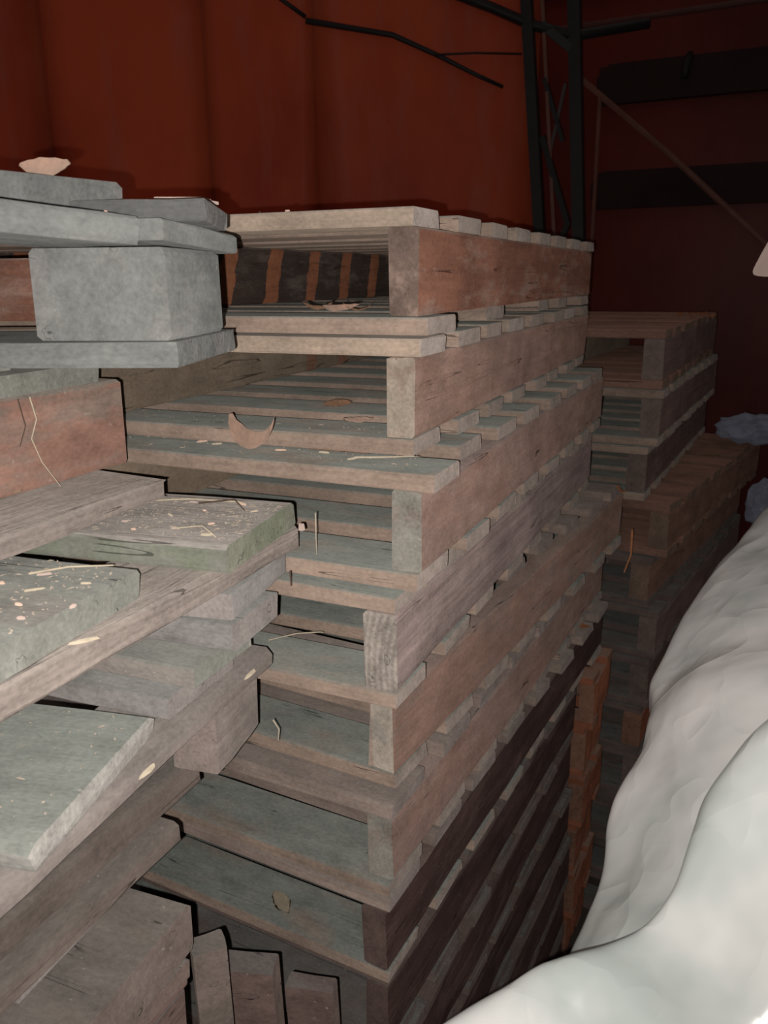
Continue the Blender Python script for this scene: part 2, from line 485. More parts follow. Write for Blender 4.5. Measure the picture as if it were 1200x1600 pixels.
# steelwork under the roof at the column head
t = tube('roof_bar', [wp(0.20, 1.03), wp(0.42, 0.955), wp(0.56, 0.90), wp(0.72, 0.86), wp(1.0, 0.90)], 0.018, M_steel)
tag(t, 'crooked black steel bar crossing the head of the lattice column', 'bar')
t = tube('wall_rod', [wp(-0.27, 0.92), wp(0.05, 0.87), wp(0.22, 0.80), wp(0.36, 0.735), wp(0.466, 0.691)], 0.011, M_steel, taper=0.6)
tag(t, 'thin black bent rod slanting across the top of the red sheet wall', 'rod')
t = tube('wall_wire', [wp(-0.27, 0.93, 3.39), wp(-0.36, 0.99, 3.39), wp(-0.46, 1.10, 3.39)], 0.008, M_steel)
tag(t, 'short black wire above the bent rod on the red sheet wall', 'wire')
t = tube('wall_twig', [wp(0.20, 0.80, 3.39), wp(0.36, 0.805, 3.39), wp(0.53, 0.80, 3.39)], 0.004, M_steel)
tag(t, 'thin dark wire running level beside the bent rod to the column', 'wire')
t = tube('rail', [(-1.05, 3.98, H + 1.045), (-0.5, 3.98, H + 1.05), (0.4, 3.98, H + 1.06), (1.44, 3.98, H + 1.07)], 0.013, flat('rail_brown', (0.12, 0.05, 0.04)))
tag(t, 'dull brown rail along the top of the dark back wall', 'rail')
t = tube('diagonal_rod', [(-0.952, 3.99, H + 0.878), (-0.5, 3.99, H + 0.50), (-0.091, 3.99, H + 0.13), (0.55, 3.99, H - 0.44)], 0.014, M_rod)
tag(t, 'long brown steel rod slanting down across the dark back wall', 'rod')
t = tube('upright_rod', [(-0.813, 3.958, H + 0.76), (-0.812, 3.958, H + 0.2), (-0.81, 3.958, 0.002)], 0.009, M_rod)
tag(t, 'thin upright brown rod meeting the slanting rod', 'rod')
t = tube('wall_hook', [(-0.462, 4.04, H + 0.90), (-0.465, 3.99, H + 0.86), (-0.47, 3.98, H + 0.80)], 0.016, M_steel)
tag(t, 'small black hook on the dark back wall', 'hook')

# ---------------------------------------------------------------- stringer pallets
def spallet(label, x, y, yaw, ztop, hs, tb=0.0225, tt=0.0225, length=1.2, width=1.0, side='pink', deck='deck', inner='inner', over=None, near=0.0, seed=0, group=None,
            chip=0.0, ntop=8, nbot=8, mid='inner', bw=0.10, overb=None, wnear=None, cat='pallet', name='pallet', sw=0.038):
    """x,y: near outer corner of the right stringer; ztop: height of the stringer top, relative to the lens"""
    base = ztop - hs - tb + H
    t = thing(name, label, cat, (x, y, base), yaw, group)
    rd = random.Random(seed * 17 + 3)
    E = 0.0005
    ce = length / 2
    # stringers
    for k, (sx, mt) in enumerate(((-sw / 2, side), (-width / 2, mid), (-width + sw / 2, inner))):
        plank('stringer', t, sx, ce, tb + E, length, sw, hs - 2 * E, mt, 'y', 0, seed * 10 + k, ns=10, ch=0.003, chip=chip if k == 0 else 0, rough=1.3)
    def deckrow(nm, n, z, th, overs, lowmat):
        pitch = (length - bw) / (n - 1)
        for i in range(n):
            wdt = bw + rd.uniform(-0.012, 0.006)
            if i == 0 and wnear and nm == 'deck_board':
                wdt = wnear
            ov = (overs[i] if overs and i < len(overs) else 0.0) + rd.uniform(-0.004, 0.004)
            cy = bw / 2 + i * pitch + (rd.uniform(-0.006, 0.006) if 0 < i < n - 1 else 0)
            if i == 0:
                cy = wdt / 2 - near
            L0 = width + ov
            plank(nm, t, -L0 / 2 + ov, cy, z, L0, wdt, th - 0.0014, lowmat if i % 3 else ('deck2' if lowmat == 'deck' and nm == 'deck_board' and seed < 3 else lowmat),
                  'x', rd.uniform(-0.004, 0.004), seed=(seed * 3 + i) % 9, ns=3)
    deckrow('bottom_board', nbot, 0.0008, tb, overb, 'deck' if deck == 'deckg' else deck)
    deckrow('deck_board', ntop, tb + hs, tt, over, deck)
    return t

G1 = 'pallets of the tall middle stack'
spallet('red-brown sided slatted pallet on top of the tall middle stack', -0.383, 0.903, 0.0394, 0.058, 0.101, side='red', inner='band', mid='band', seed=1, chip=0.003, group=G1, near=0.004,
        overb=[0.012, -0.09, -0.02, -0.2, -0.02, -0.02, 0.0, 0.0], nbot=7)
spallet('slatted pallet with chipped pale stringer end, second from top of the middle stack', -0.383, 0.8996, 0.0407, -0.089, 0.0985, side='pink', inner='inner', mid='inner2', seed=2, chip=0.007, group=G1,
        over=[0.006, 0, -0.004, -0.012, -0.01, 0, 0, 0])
spallet('slatted pallet jutting out third from top of the middle stack, leaf on its front', -0.3455, 0.8279, 0.0197, -0.2325, 0.099, side='pink2', seed=3, group=G1, near=0.004,
        over=[0.012, -0.01, -0.006, 0, 0, 0, 0, 0])
spallet('slatted pallet with growth rings on its stringer end and rough mauve side', -0.368, 0.8043, 0.0131, -0.3774, 0.102, side='mauve', mid='midg', seed=4, group=G1, sw=0.043)
spallet('slatted pallet with long pink side and short set-back deck boards, middle stack', -0.3961, 0.8616, -0.0723, -0.5254, 0.110, tb=0.0255, tt=0.0225, side='brown', mid='midg', seed=5, group=G1, chip=0.004,
        over=[-0.035, -0.03, -0.03, -0.026, -0.03, -0.02, -0.012, -0.006], deck='deckg')
spallet('slatted pallet under the long pink-sided one, sixth from top of the middle stack', -0.3914, 0.8446, -0.0397, -0.6865, 0.101, tt=0.0255, side='pink2', seed=6, group=G1, near=0.012, deck='deckg', mid='midg')
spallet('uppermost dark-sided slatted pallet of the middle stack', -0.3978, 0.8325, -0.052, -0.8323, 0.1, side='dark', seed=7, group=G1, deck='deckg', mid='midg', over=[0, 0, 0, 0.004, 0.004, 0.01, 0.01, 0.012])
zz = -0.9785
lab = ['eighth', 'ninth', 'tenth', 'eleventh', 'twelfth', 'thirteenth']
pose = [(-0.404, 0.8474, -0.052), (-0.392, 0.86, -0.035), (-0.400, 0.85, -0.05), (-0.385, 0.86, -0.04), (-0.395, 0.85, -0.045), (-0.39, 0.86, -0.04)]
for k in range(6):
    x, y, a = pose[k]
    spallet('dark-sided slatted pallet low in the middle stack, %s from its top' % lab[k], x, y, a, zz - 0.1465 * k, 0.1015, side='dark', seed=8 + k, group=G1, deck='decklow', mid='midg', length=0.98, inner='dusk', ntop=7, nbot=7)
# the heap of short orange-brown offcut pallets tucked behind the dark ones
for k in range(6):
    spallet('short orange-brown pallet offcut behind the dark pallets, %s of its pile' % ['topmost', 'second', 'third', 'fourth', 'fifth', 'lowest'][k],
            -0.318 - 0.012 * (k % 2) - 0.004 * k, 1.88 + 0.01 * (k % 2), -0.03, -0.982 - 0.1465 * k, 0.1015, side='orange', inner='orange', mid='orange', deck='orange', length=0.2, width=0.5, seed=20 + k,
            ntop=2, nbot=2, bw=0.07, group='short pallet offcuts', name='pallet_offcut', cat='offcut')

# right-hand stack, farther back
G2 = 'pallets of the right-hand back stack'
yr = 2.16
spec = [(-0.250, -0.04, -0.150, 'dusk', 'topmost', 0), (-0.246, -0.05, -0.298, 'dusk', 'second', 0), (-0.268, -0.05, -0.445, 'dusk', 'third', 0),
        (-0.205, -0.17, -0.595, 'rust', 'fourth', 0), (-0.240, -0.16, -0.745, 'rust', 'fifth', 0), (-0.21, -0.14, -0.893, 'dusk', 'sixth', 0),
        (-0.22, -0.10, -1.040, 'dusk', 'seventh', 0), (-0.232, -0.09, -1.187, 'orange', 'eighth', 0), (-0.22, -0.09, -1.333, 'dusk', 'ninth', 0),
        (-0.22, -0.09, -1.480, 'dusk', 'tenth', 0), (-0.23, -0.08, -1.626, 'dusk', 'eleventh', 0), (-0.22, -0.09, -1.773, 'dusk', 'lowest', 0)]
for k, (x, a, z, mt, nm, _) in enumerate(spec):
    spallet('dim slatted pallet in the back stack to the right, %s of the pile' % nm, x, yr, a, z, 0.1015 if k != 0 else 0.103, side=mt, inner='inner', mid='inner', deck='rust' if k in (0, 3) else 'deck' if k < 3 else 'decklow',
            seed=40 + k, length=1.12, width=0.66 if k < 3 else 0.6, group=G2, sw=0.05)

# ---------------------------------------------------------------- near left stack of block pallets
def P(parent, name, A, B, left, ztop, t, mat, seed=0, skew=0.0, tl=(0, 0), ext=0.0, **kw):
    """plank given by its right-hand edge from near point A to far point B; runs `left` metres to the left. Grain along the longer side."""
    A = Vector((A[0], A[1], 0)); B = Vector((B[0], B[1], 0))
    v = B - A
    d = v.length
    v.normalize()
    u = Vector((-v.y, v.x, 0))
    c = (A + B) / 2 + u * (left / 2)
    ang = math.atan2(v.y, v.x)
    if d >= left:
        L_, W_, rz = d, left, ang
    else:
        L_, W_, rz = left, d, ang - math.pi / 2
    me = plank_mesh(L_, W_, t, W[mat], seed, **kw)
    o = link(name, me, None, parent)
    pl = Vector(parent.location) if parent else Vector((0, 0, 0))
    o.location = Vector((c.x, c.y, ztop - t / 2 + H)) - pl
    o.rotation_euler = (tl[0], tl[1], rz + skew)
    return o

l1 = thing('pallet', 'cool grey block pallet on top of the near left stack', 'pallet', (-0.8, 0.5, H - 0.072), 0, None)
P(l1, 'bottom_board', (-0.463, 0.566), (-0.527, 0.74), 0.75, -0.050, 0.022, 'gcool', 1, ch=0.003, ns=6)
P(l1, 'block', (-0.470, 0.570), (-0.515, 0.705), 0.122, 0.028, 0.0776, 'gcool', 2, ch=0.004, ns=2, rough=0.8)
P(l1, 'block', (-0.93, 0.42), (-0.99, 0.56), 0.14, 0.028, 0.0776, 'gcool', 3)
P(l1, 'stringer_board', (-0.530, 0.280), (-0.497, 0.572), 0.12, 0.0600, 0.0235, 'gcool', 11, ns=8, tl=(0, 0.045), ch=0.003)
P(l1, 'stringer_board', (-0.478, 0.578), (-0.512, 0.735), 0.12, 0.0480, 0.0180, 'gcool', 4, ns=5, tl=(0, 0.045), ch=0.002)
P(l1, 'deck_board', (-0.462, 0.620), (-0.508, 0.715), 0.165, 0.0680, 0.0190, 'gdark', 5, ns=5, chip=0.004, tl=(-0.03, 0.0))
P(l1, 'deck_board', (-0.600, 0.360), (-0.556, 0.622), 0.30, 0.0960, 0.0300, 'gcool', 6, ns=6, tl=(0.0, 0.06), ch=0.005, chip=0.003)
P(l1, 'stringer', (-0.66, 1.02 - 0.2), (-0.665, 0.845), 0.9, 0.03, 0.078, 'red', 7, ns=5)
P(l1, 'bottom_board', (-0.60, 0.755), (-0.62, 0.80), 0.9, -0.050, 0.020, 'inner', 8, ns=5)

l2 = thing('pallet', 'pallet with a big red-brown block, under the grey top pallet of the near left stack', 'pallet', (-0.85, 0.5, H - 0.235), 0, None)
P(l2, 'deck_board', (-0.665, 0.40), (-0.690, 0.705), 0.60, -0.0865, 0.0225, 'ggreen', 9, ns=6)
P(l2, 'deck_board', (-0.70, 0.48), (-0.705, 0.60), 0.60, -0.0735, 0.0125, 'ggreen', 12, ns=6)
P(l2, 'block', (-0.688, 0.35), (-0.690, 0.737), 0.15, -0.1095, 0.1000, 'rblock', 10, ns=8, ch=0.004)
P(l2, 'bottom_board', (-0.592, 0.30), (-0.603, 0.700), 0.21, -0.2105, 0.022, 'gbrown', 11, ns=8, tl=(0.03, 0), rough=2.5)
P(l2, 'block', (-1.10, 0.35), (-1.10, 0.73), 0.15, -0.1095, 0.100, 'rblock', 13)

l3 = thing('pallet', 'dusty near-left pallet with crumb-strewn deck boards on a rough side board', 'pallet', (-0.85, 0.4, H - 0.40), 0, None)
P(l3, 'deck_board', (-0.475, 0.632), (-0.502, 0.806), 0.62, -0.255, 0.030, 'gtop', 14, ns=6, ch=0.004)
P(l3, 'deck_board', (-0.490, 0.362), (-0.520, 0.560), 0.62, -0.257, 0.028, 'ggreen', 15, ns=6, ch=0.005, skew=-0.03)
P(l3, 'deck_board', (-0.50, 0.08), (-0.51, 0.26), 0.62, -0.257, 0.028, 'ggreen', 16, ns=6, ch=0.005)
P(l3, 'stringer_board', (-0.477, 0.02), (-0.500, 0.806), 0.125, -0.2855, 0.029, 'gbrown', 17, ns=12, ch=0.003, rough=1.6)
P(l3, 'block', (-0.486, 0.652), (-0.512, 0.800), 0.12, -0.3150, 0.030, 'grey', 18, ns=4)
P(l3, 'block', (-0.480, 0.640), (-0.490, 0.742), 0.14, -0.3455, 0.030, 'grey', 19, ns=4)
P(l3, 'bottom_board', (-0.496, 0.592), (-0.502, 0.700), 0.60, -0.3760, 0.0235, 'ggreen', 20, ns=5)
P(l3, 'block', (-0.51, 0.10), (-0.51, 0.22), 0.12, -0.3150, 0.0600, 'grey', 21)
P(l3, 'bottom_board', (-0.505, 0.09), (-0.505, 0.23), 0.60, -0.3755, 0.022, 'ggreen', 22)

l4 = thing('pallet', 'near-left pallet with a thick green-grey slab on a round-ended side board', 'pallet', (-0.85, 0.4, H - 0.575), 0, None)
P(l4, 'deck_board', (-0.455, 0.350), (-0.503, 0.541), 0.55, -0.4000, 0.0250, 'slab', 23, ns=8, ch=0.005, chip=0.006)
P(l4, 'deck_board', (-0.512, 0.566), (-0.52, 0.690), 0.55, -0.4005, 0.0245, 'grey', 24, ns=5)
P(l4, 'deck_board', (-0.50, 0.06), (-0.51, 0.24), 0.55, -0.4000, 0.0250, 'gtop', 25)
P(l4, 'stringer_board', (-0.440, 0.05), (-0.511, 0.757), 0.115, -0.4255, 0.030, 'greyw', 26, ns=14, ch=0.009, rough=1.2)
P(l4, 'block', (-0.514, 0.645), (-0.532, 0.752), 0.055, -0.4560, 0.0790, 'greyw', 27, ns=4, ch=0.003)
P(l4, 'block', (-0.49, 0.08), (-0.50, 0.20), 0.10, -0.4560, 0.0790, 'grey', 28, ns=4)
P(l4, 'bottom_board', (-0.545, 0.02), (-0.562, 0.668), 0.10, -0.5355, 0.037, 'lowg', 29, ns=8, ch=0.004)

l5 = thing('pallet', 'lowest pallet in plain sight of the near left stack, thick boards stepping down', 'pallet', (-0.85, 0.4, H - 0.69), 0, None)
P(l5, 'deck_board', (-0.522, 0.02), (-0.540, 0.600), 0.50, -0.5735, 0.028, 'lowg', 30, ns=8, ch=0.005)
P(l5, 'stringer_board', (-0.470, 0.36), (-0.484, 0.545), 0.50, -0.6150, 0.055, 'lowg', 31, ns=6, ch=0.004)
P(l5, 'stringer_board', (-0.530, 0.02), (-0.540, 0.33), 0.50, -0.6150, 0.055, 'lowg', 32, ns=6)
P(l5, 'spacer', (-0.545, 0.38), (-0.555, 0.53), 0.30, -0.6020, 0.0125, 'grey', 33)
P(l5, 'spacer', (-0.545, 0.04), (-0.555, 0.20), 0.30, -0.6020, 0.0125, 'grey', 35)
for k in range(9):
    z = -0.6705 - 0.1447 * k
    b = thing('pallet', ['first', 'second', 'third', 'fourth', 'fifth', 'sixth', 'seventh', 'eighth', 'ninth'][k] + ' grey block pallet below the thick-boarded one, near left stack', 'pallet', (-0.85, 0.4, H + z - 0.144), 0, 'block pallets at the foot of the left stack')
    dx = 0.02 * (k % 3) + 0.02
    for yy in (0.02, 0.20, 0.40):
        P(b, 'deck_board', (-0.46 - dx, yy), (-0.46 - dx, yy + 0.13), 0.55, z, 0.022, 'dusk', 34 + k % 4)
    for xx in (-0.47, -0.90):
        P(b, 'stringer_board', (xx - dx, 0.02), (xx - dx, 0.535), 0.10, z - 0.0225, 0.022, 'dusk', 36 + k % 3)
        for yy in (0.03, 0.42):
            P(b, 'block', (xx - dx, yy), (xx - dx, yy + 0.11), 0.10, z - 0.045, 0.076, 'dusk', 37 + k % 3)
        P(b, 'bottom_board', (xx - dx, 0.02), (xx - dx, 0.535), 0.10, z - 0.1215, 0.0223, 'dusk', 38 + k % 3)

# loose offcuts standing in the gap at the bottom of the picture
def slab_between(name, p, q, wv, tv, mat, label):
    """plank from p to q with half-width vector wv and thickness vector tv"""
    p, q, wv, tv = map(Vector, (p, q, wv, tv))
    bm = bmesh.new()
    ln = (q - p)
    quad_box(bm, p - wv, ln, wv * 2, tv)
    bmesh.ops.subdivide_edges(bm, edges=bm.edges[:], cuts=1)
    rd = random.Random(int(abs(p.x) * 1e4))
    for v in bm.verts:
        v.co += Vector((rd.uniform(-1, 1), rd.uniform(-1, 1), rd.uniform(-1, 1))) * 0.0012
    for v in bm.verts:
        v.co.z += H
    bmesh.ops.bevel(bm, geom=bm.edges[:], offset=0.002, segments=1)
    o = bm_obj(name, bm, W[mat])
    tag(o, label, 'offcut')
    return o
slab_between('plank_offcut', (-0.462, 0.575, -H + 0.003), (-0.485, 0.568, -0.70), (0.012, 0.014, 0), (-0.02, 0.02, 0), 'lowg', 'greyish narrow plank offcut standing upright at the bottom edge beside the left stack')
slab_between('plank_offcut', (-0.455, 0.635, -H + 0.003), (-0.500, 0.640, -0.80), (0.035, 0.012, 0), (-0.01, 0.03, 0), 'dusk', 'wide brown plank offcut standing upright in the gap between the stacks')
slab_between('plank_offcut', (-0.405, 0.700, -H + 0.003), (-0.445, 0.700, -0.86), (0.03, 0.008, 0), (-0.006, 0.025, 0), 'dusk', 'narrow dark plank offcut standing in the gap nearest the middle stack')

# ---------------------------------------------------------------- plastic film over a heap on the right
FILM_A = [[[0.015,1.372,-0.343],[0.04,1.355,-0.326],[0.097,1.332,-0.3],[0.184,1.291,-0.272]],[[-0.012,1.285,-0.358],[0.012,1.257,-0.34],[0.071,1.222,-0.317],[0.162,1.193,-0.295]],[[-0.038,1.216,-0.393],[-0.011,1.189,-0.374],[0.057,1.15,-0.343],[0.158,1.128,-0.311]],[[-0.05,1.18,-0.415],[-0.023,1.142,-0.393],[0.042,1.072,-0.351],[0.153,1.064,-0.324]],[[-0.079,1.088,-0.445],[-0.047,1.052,-0.425],[0.025,0.986,-0.38],[0.147,0.973,-0.346]],[[-0.097,1.036,-0.474],[-0.061,0.992,-0.448],[0.015,0.919,-0.393],[0.144,0.921,-0.362]],[[-0.109,1.0,-0.497],[-0.068,0.949,-0.466],[0.008,0.866,-0.405],[0.14,0.87,-0.372]],[[-0.098,0.969,-0.502],[-0.067,0.923,-0.476],[0.004,0.838,-0.414],[0.139,0.843,-0.383]],[[-0.097,0.928,-0.525],[-0.065,0.883,-0.497],[-0.001,0.806,-0.435],[0.126,0.798,-0.397]],[[-0.096,0.895,-0.538],[-0.068,0.859,-0.515],[-0.005,0.776,-0.452],[0.114,0.754,-0.408]],[[-0.112,0.844,-0.551],[-0.079,0.819,-0.534],[-0.011,0.743,-0.473],[0.105,0.72,-0.428]],[[-0.117,0.811,-0.574],[-0.086,0.785,-0.557],[-0.018,0.72,-0.498],[0.095,0.687,-0.447]],[[-0.115,0.776,-0.595],[-0.086,0.744,-0.575],[-0.024,0.688,-0.519],[0.087,0.655,-0.463]],[[-0.113,0.741,-0.617],[-0.087,0.714,-0.597],[-0.033,0.655,-0.538],[0.078,0.623,-0.478]],[[-0.116,0.701,-0.631],[-0.089,0.676,-0.607],[-0.042,0.623,-0.551],[0.061,0.588,-0.488]],[[-0.123,0.658,-0.649],[-0.092,0.635,-0.62],[-0.047,0.593,-0.567],[0.045,0.555,-0.497]]]
FILM_B = [[[-0.211,0.435,-0.567],[-0.189,0.451,-0.55],[-0.154,0.474,-0.527],[-0.116,0.502,-0.498],[-0.096,0.525,-0.488],[-0.069,0.552,-0.482],[-0.05,0.576,-0.472],[-0.035,0.603,-0.444],[-0.019,0.629,-0.403],[0.005,0.659,-0.363],[0.038,0.689,-0.318],[0.105,0.746,-0.273]],[[-0.194,0.42,-0.567],[-0.165,0.437,-0.547],[-0.129,0.459,-0.523],[-0.088,0.489,-0.504],[-0.065,0.496,-0.478],[-0.043,0.528,-0.483],[-0.024,0.555,-0.475],[-0.009,0.576,-0.439],[0.011,0.601,-0.399],[0.036,0.627,-0.363],[0.069,0.653,-0.322],[0.128,0.703,-0.279]],[[-0.132,0.414,-0.587],[-0.113,0.425,-0.566],[-0.087,0.443,-0.537],[-0.055,0.466,-0.519],[-0.031,0.474,-0.487],[-0.009,0.505,-0.491],[0.012,0.532,-0.479],[0.031,0.553,-0.444],[0.051,0.577,-0.405],[0.077,0.601,-0.371],[0.11,0.624,-0.334],[0.157,0.666,-0.298]],[[-0.066,0.374,-0.614],[-0.045,0.385,-0.588],[-0.019,0.401,-0.559],[0.007,0.422,-0.533],[0.026,0.426,-0.497],[0.046,0.456,-0.495],[0.063,0.48,-0.481],[0.077,0.497,-0.445],[0.099,0.519,-0.405],[0.121,0.539,-0.374],[0.153,0.559,-0.339],[0.201,0.598,-0.304]]]
def film_grid(bm, net, skirt, back):
    rows = [[Vector(p) for p in r] for r in net]
    n = len(rows[0])
    allr = []
    for r in rows:
        if back:   # silhouette column first: it rolls over and hangs down behind
            a, b = r[0], r[1]
            o1 = a + (a - b).normalized() * 0.004 + Vector((0.012, 0.02, -0.03))
            o2 = Vector((a.x + 0.05, a.y + 0.06, a.z - 0.25))
            o3 = Vector((a.x + 0.06, a.y + 0.08, -H + 0.02))
            e = r[-1]
            s1 = Vector((e.x + 0.30, e.y + 0.02, e.z - 0.25))
            s2 = Vector((e.x + 0.45, e.y + 0.02, -H + 0.02))
            r = [o3, o2, o1] + r + [s1, s2]
        allr.append(r)
    if skirt:
        top = allr[0]
        over = [Vector((p.x + 0.03, p.y + 0.05, p.z - 0.05)) for p in top]
        over2 = [Vector((p.x + 0.05, p.y + 0.08, p.z - 0.30)) for p in top]
        bot = allr[-1]
        lo = [Vector((p.x + 0.03, p.y - 0.02, p.z - 0.3)) for p in bot]
        lo2 = [Vector((p.x + 0.05, p.y - 0.02, -H + 0.02)) for p in bot]
        allr = [over2, over] + allr + [lo, lo2]
    vs = [[bm.verts.new((p.x, p.y, p.z + H)) for p in r] for r in allr]
    for a, b in zip(vs[:-1], vs[1:]):
        for i in range(len(a) - 1):
            bm.faces.new((a[i], b[i], b[i + 1], a[i + 1]))
bm = bmesh.new()
film_grid(bm, FILM_A, False, True)
film_grid(bm, FILM_B, True, False)
film = bm_obj('plastic_sheet', bm, M_film, None, True)
tag(film, 'large milky crumpled plastic sheet draped over a heap at the lower right', 'plastic sheet')
sb = film.modifiers.new('smooth', 'SUBSURF'); sb.levels = 4; sb.render_levels = 4
for nm, ty, sz, st in (('folds', 'CLOUDS', 0.20, 0.030), ('ridges', 'MUSGRAVE', 0.22, 0.007), ('crinkle', 'CLOUDS', 0.06, 0.0045)):
    tx = bpy.data.textures.new(nm, ty); tx.noise_scale = sz
    if ty == 'CLOUDS': tx.noise_depth = 1
    else: tx.musgrave_type = 'RIDGED_MULTIFRACTAL'; tx.octaves = 1.5
    dm = film.modifiers.new(nm, 'DISPLACE'); dm.texture = tx; dm.strength = st; dm.texture_coords = 'GLOBAL'
so = film.modifiers.new('thickness', 'SOLIDIFY'); so.thickness = 0.0006

# corner of another pale sheet coming in from the right, hanging from a post outside the picture
def gridsurf(name, pts, mat, th=0.001, lvl=2, label=None, cat=None):
    bm = bmesh.new()
    vs = [[bm.verts.new(p) for p in r] for r in pts]
    for a, b in zip(vs[:-1], vs[1:]):
        for i in range(len(a) - 1):
            bm.faces.new((a[i], b[i], b[i + 1], a[i + 1]))
    o = bm_obj(name, bm, mat, None, True)
    s = o.modifiers.new('smooth', 'SUBSURF'); s.levels = lvl; s.render_levels = lvl
    d = o.modifiers.new('thickness', 'SOLIDIFY'); d.thickness = th; d.offset = 0
    if label: tag(o, label, cat)
    return o
post = thing('wooden_post', 'upright timber post at the right edge holding the pale sheet', 'post', (0.36, 1.50, 0))
plank('shaft', post, 0, 0, 0.001, 0.06, 0.05, 2.5, 'dusk', 'x', ch=0.004)
gridsurf('hanging_sheet', [[(-0.030, 1.499, H + 0.053), (0.03, 1.515, H + 0.15), (0.10, 1.52, H + 0.27), (0.327, 1.52, H + 0.33)],
                           [(-0.040, 1.480, H + 0.022), (0.02, 1.495, H + 0.075), (0.12, 1.49, H + 0.14), (0.327, 1.49, H + 0.16)],
                           [(-0.054, 1.474, H - 0.004), (-0.01, 1.484, H - 0.002), (0.12, 1.475, H - 0.006), (0.327, 1.475, H - 0.02)]], M_card, 0.002, 2,
         'torn pale sheet poking in at the right edge, halfway up the wall', 'sheet')

def bag(name, c, s, seed, label):
    rd = random.Random(seed)
    bm = bmesh.new()
    bmesh.ops.create_icosphere(bm, subdivisions=3, radius=1.0)
    for v in bm.verts:
        n = v.co.normalized()
        k = 1 + 0.22 * math.sin(5 * n.x + seed) * math.cos(7 * n.y) + rd.uniform(-0.13, 0.13)
        v.co = Vector((n.x * s[0], n.y * s[1], n.z * s[2])) * k
    zmin = min(v.co.z for v in bm.verts)
    for v in bm.verts:
        v.co += Vector((c[0], c[1], c[2] + H - zmin))
    return tag(bm_obj(name, bm, M_bag, None, False), label, 'bag')
bag('plastic_bag', (-0.045, 3.07, -0.568), (0.11, 0.10, 0.045), 3, 'crumpled blue-grey plastic bag lying on the far end of the right-hand stack')
bag('plastic_bag', (0.02, 2.86, -0.80), (0.05, 0.09, 0.07), 5, 'small crumpled blue-white plastic scrap low beside the right-hand stack, above the milky sheet')
sh = thing('crate', 'dark crate under the blue-white plastic scrap at the right edge', 'crate', (0.12, 2.86, 0))
for k in range(8):
    plank('slat', sh, 0, -0.15, 0.002 + 0.149 * k, 0.26, 0.02, 0.142, 'dusk', 'x', seed=k % 3)
plank('side', sh, -0.119, 0.0, 0.002, 0.26, 0.02, 1.185, 'dusk', 'y')
plank('side', sh, 0.119, 0.0, 0.002, 0.26, 0.02, 1.185, 'dusk', 'y')
plank('lid', sh, 0, 0, 1.188, 0.26, 0.30, 0.0115, 'dusk', 'x')

# ---------------------------------------------------------------- litter: leaves, straws, chips
def leaf(name, c, L, Wd, curl, rz, mat, label, tilt=0.0, seed=0, group=None, cat='leaf', arch=0.0, face=0.0):
    """a dry leaf: pointed grid, curled across and along; c = lowest point relative to the lens height"""
    rd = random.Random(seed + 11)
    bm = bmesh.new()
    nu, nv = 10, 4
    g = []
    for i in range(nu + 1):
        t = i / nu
        wv = Wd * max(0.06, math.sin(math.pi * min(1, t * 0.96 + 0.03)) ** 0.7)
        row = []
        for j in range(nv + 1):
            s = (j / nv - 0.5) * 2
            a = s * curl
            y = wv / 2 * (math.sin(a) / curl if curl > 0.01 else s)
            z = wv / 2 * ((1 - math.cos(a)) / curl if curl > 0.01 else 0)
            b = (t - 0.5) * arch
            if arch:
                x = L * math.sin(b) / arch
                z2 = L * (1 - math.cos(b)) / arch
            else:
                x = L * (t - 0.5); z2 = 0
            y, z = y * math.cos(face) - z * math.sin(face), y * math.sin(face) + z * math.cos(face)
            row.append(bm.verts.new((x - z * math.sin(b), y + rd.uniform(-1, 1) * Wd * 0.05, z2 + z * math.cos(b) + rd.uniform(-1, 1) * Wd * 0.03)))
        g.append(row)
    for a, b in zip(g[:-1], g[1:]):
        for j in range(nv):
            bm.faces.new((a[j], b[j], b[j + 1], a[j + 1]))
    bmesh.ops.solidify(bm, geom=list(bm.faces), thickness=0.0004)
    bmesh.ops.rotate(bm, verts=bm.verts, cent=(0, 0, 0), matrix=Matrix.Rotation(tilt, 3, 'X'))
    bmesh.ops.rotate(bm, verts=bm.verts, cent=(0, 0, 0), matrix=Matrix.Rotation(rz, 3, 'Z'))
    zm = min(v.co.z for v in bm.verts)
    for v in bm.verts:
        v.co.z -= zm
    o = bm_obj(name, bm, mat, None, True)
    o.location = (c[0], c[1], c[2] + H)
    return tag(o, label, cat, group)

leaf('dry_leaf', (-0.600, 0.872, -0.2095), 0.110, 0.026, 0.5, -0.15, M_leafp, 'curled pale orange leaf shaped like a bow, lying on a middle stack board', arch=2.9, seed=1, tilt=0.0, face=0.95)
leaf('dry_leaf', (-0.487, 0.896, -0.2095), 0.085, 0.012, 0.3, 0.05, M_leafo, 'flat narrow orange leaf to the right of the bow-shaped leaf', seed=2)
leaf('dry_leaf', (-0.500, 0.975, -0.1868), 0.042, 0.026, 1.0, 0.5, M_leafp, 'small crumpled pale leaf beside the chipped stringer end', seed=3, arch=1.0)
leaf('dry_leaf', (-0.600, 1.10, -0.1868), 0.05, 0.016, 1.1, 1.0, M_leaf, 'dark folded leaf standing up deep inside the second pallet', seed=4, arch=0.6, tilt=0.9)
leaf('dry_leaf', (-0.605, 1.06, -0.0425), 0.05, 0.022, 1.2, 0.4, M_leaf, 'curled brown leaf lying inside the top pallet of the middle stack', seed=5, arch=1.8)
leaf('wood_shaving', (-0.560, 1.03, -0.0425), 0.075, 0.010, 0.6, 1.2, M_leafp, 'tall pale curl standing up inside the top pallet of the middle stack', seed=6, arch=1.6, tilt=1.2, cat='shaving')
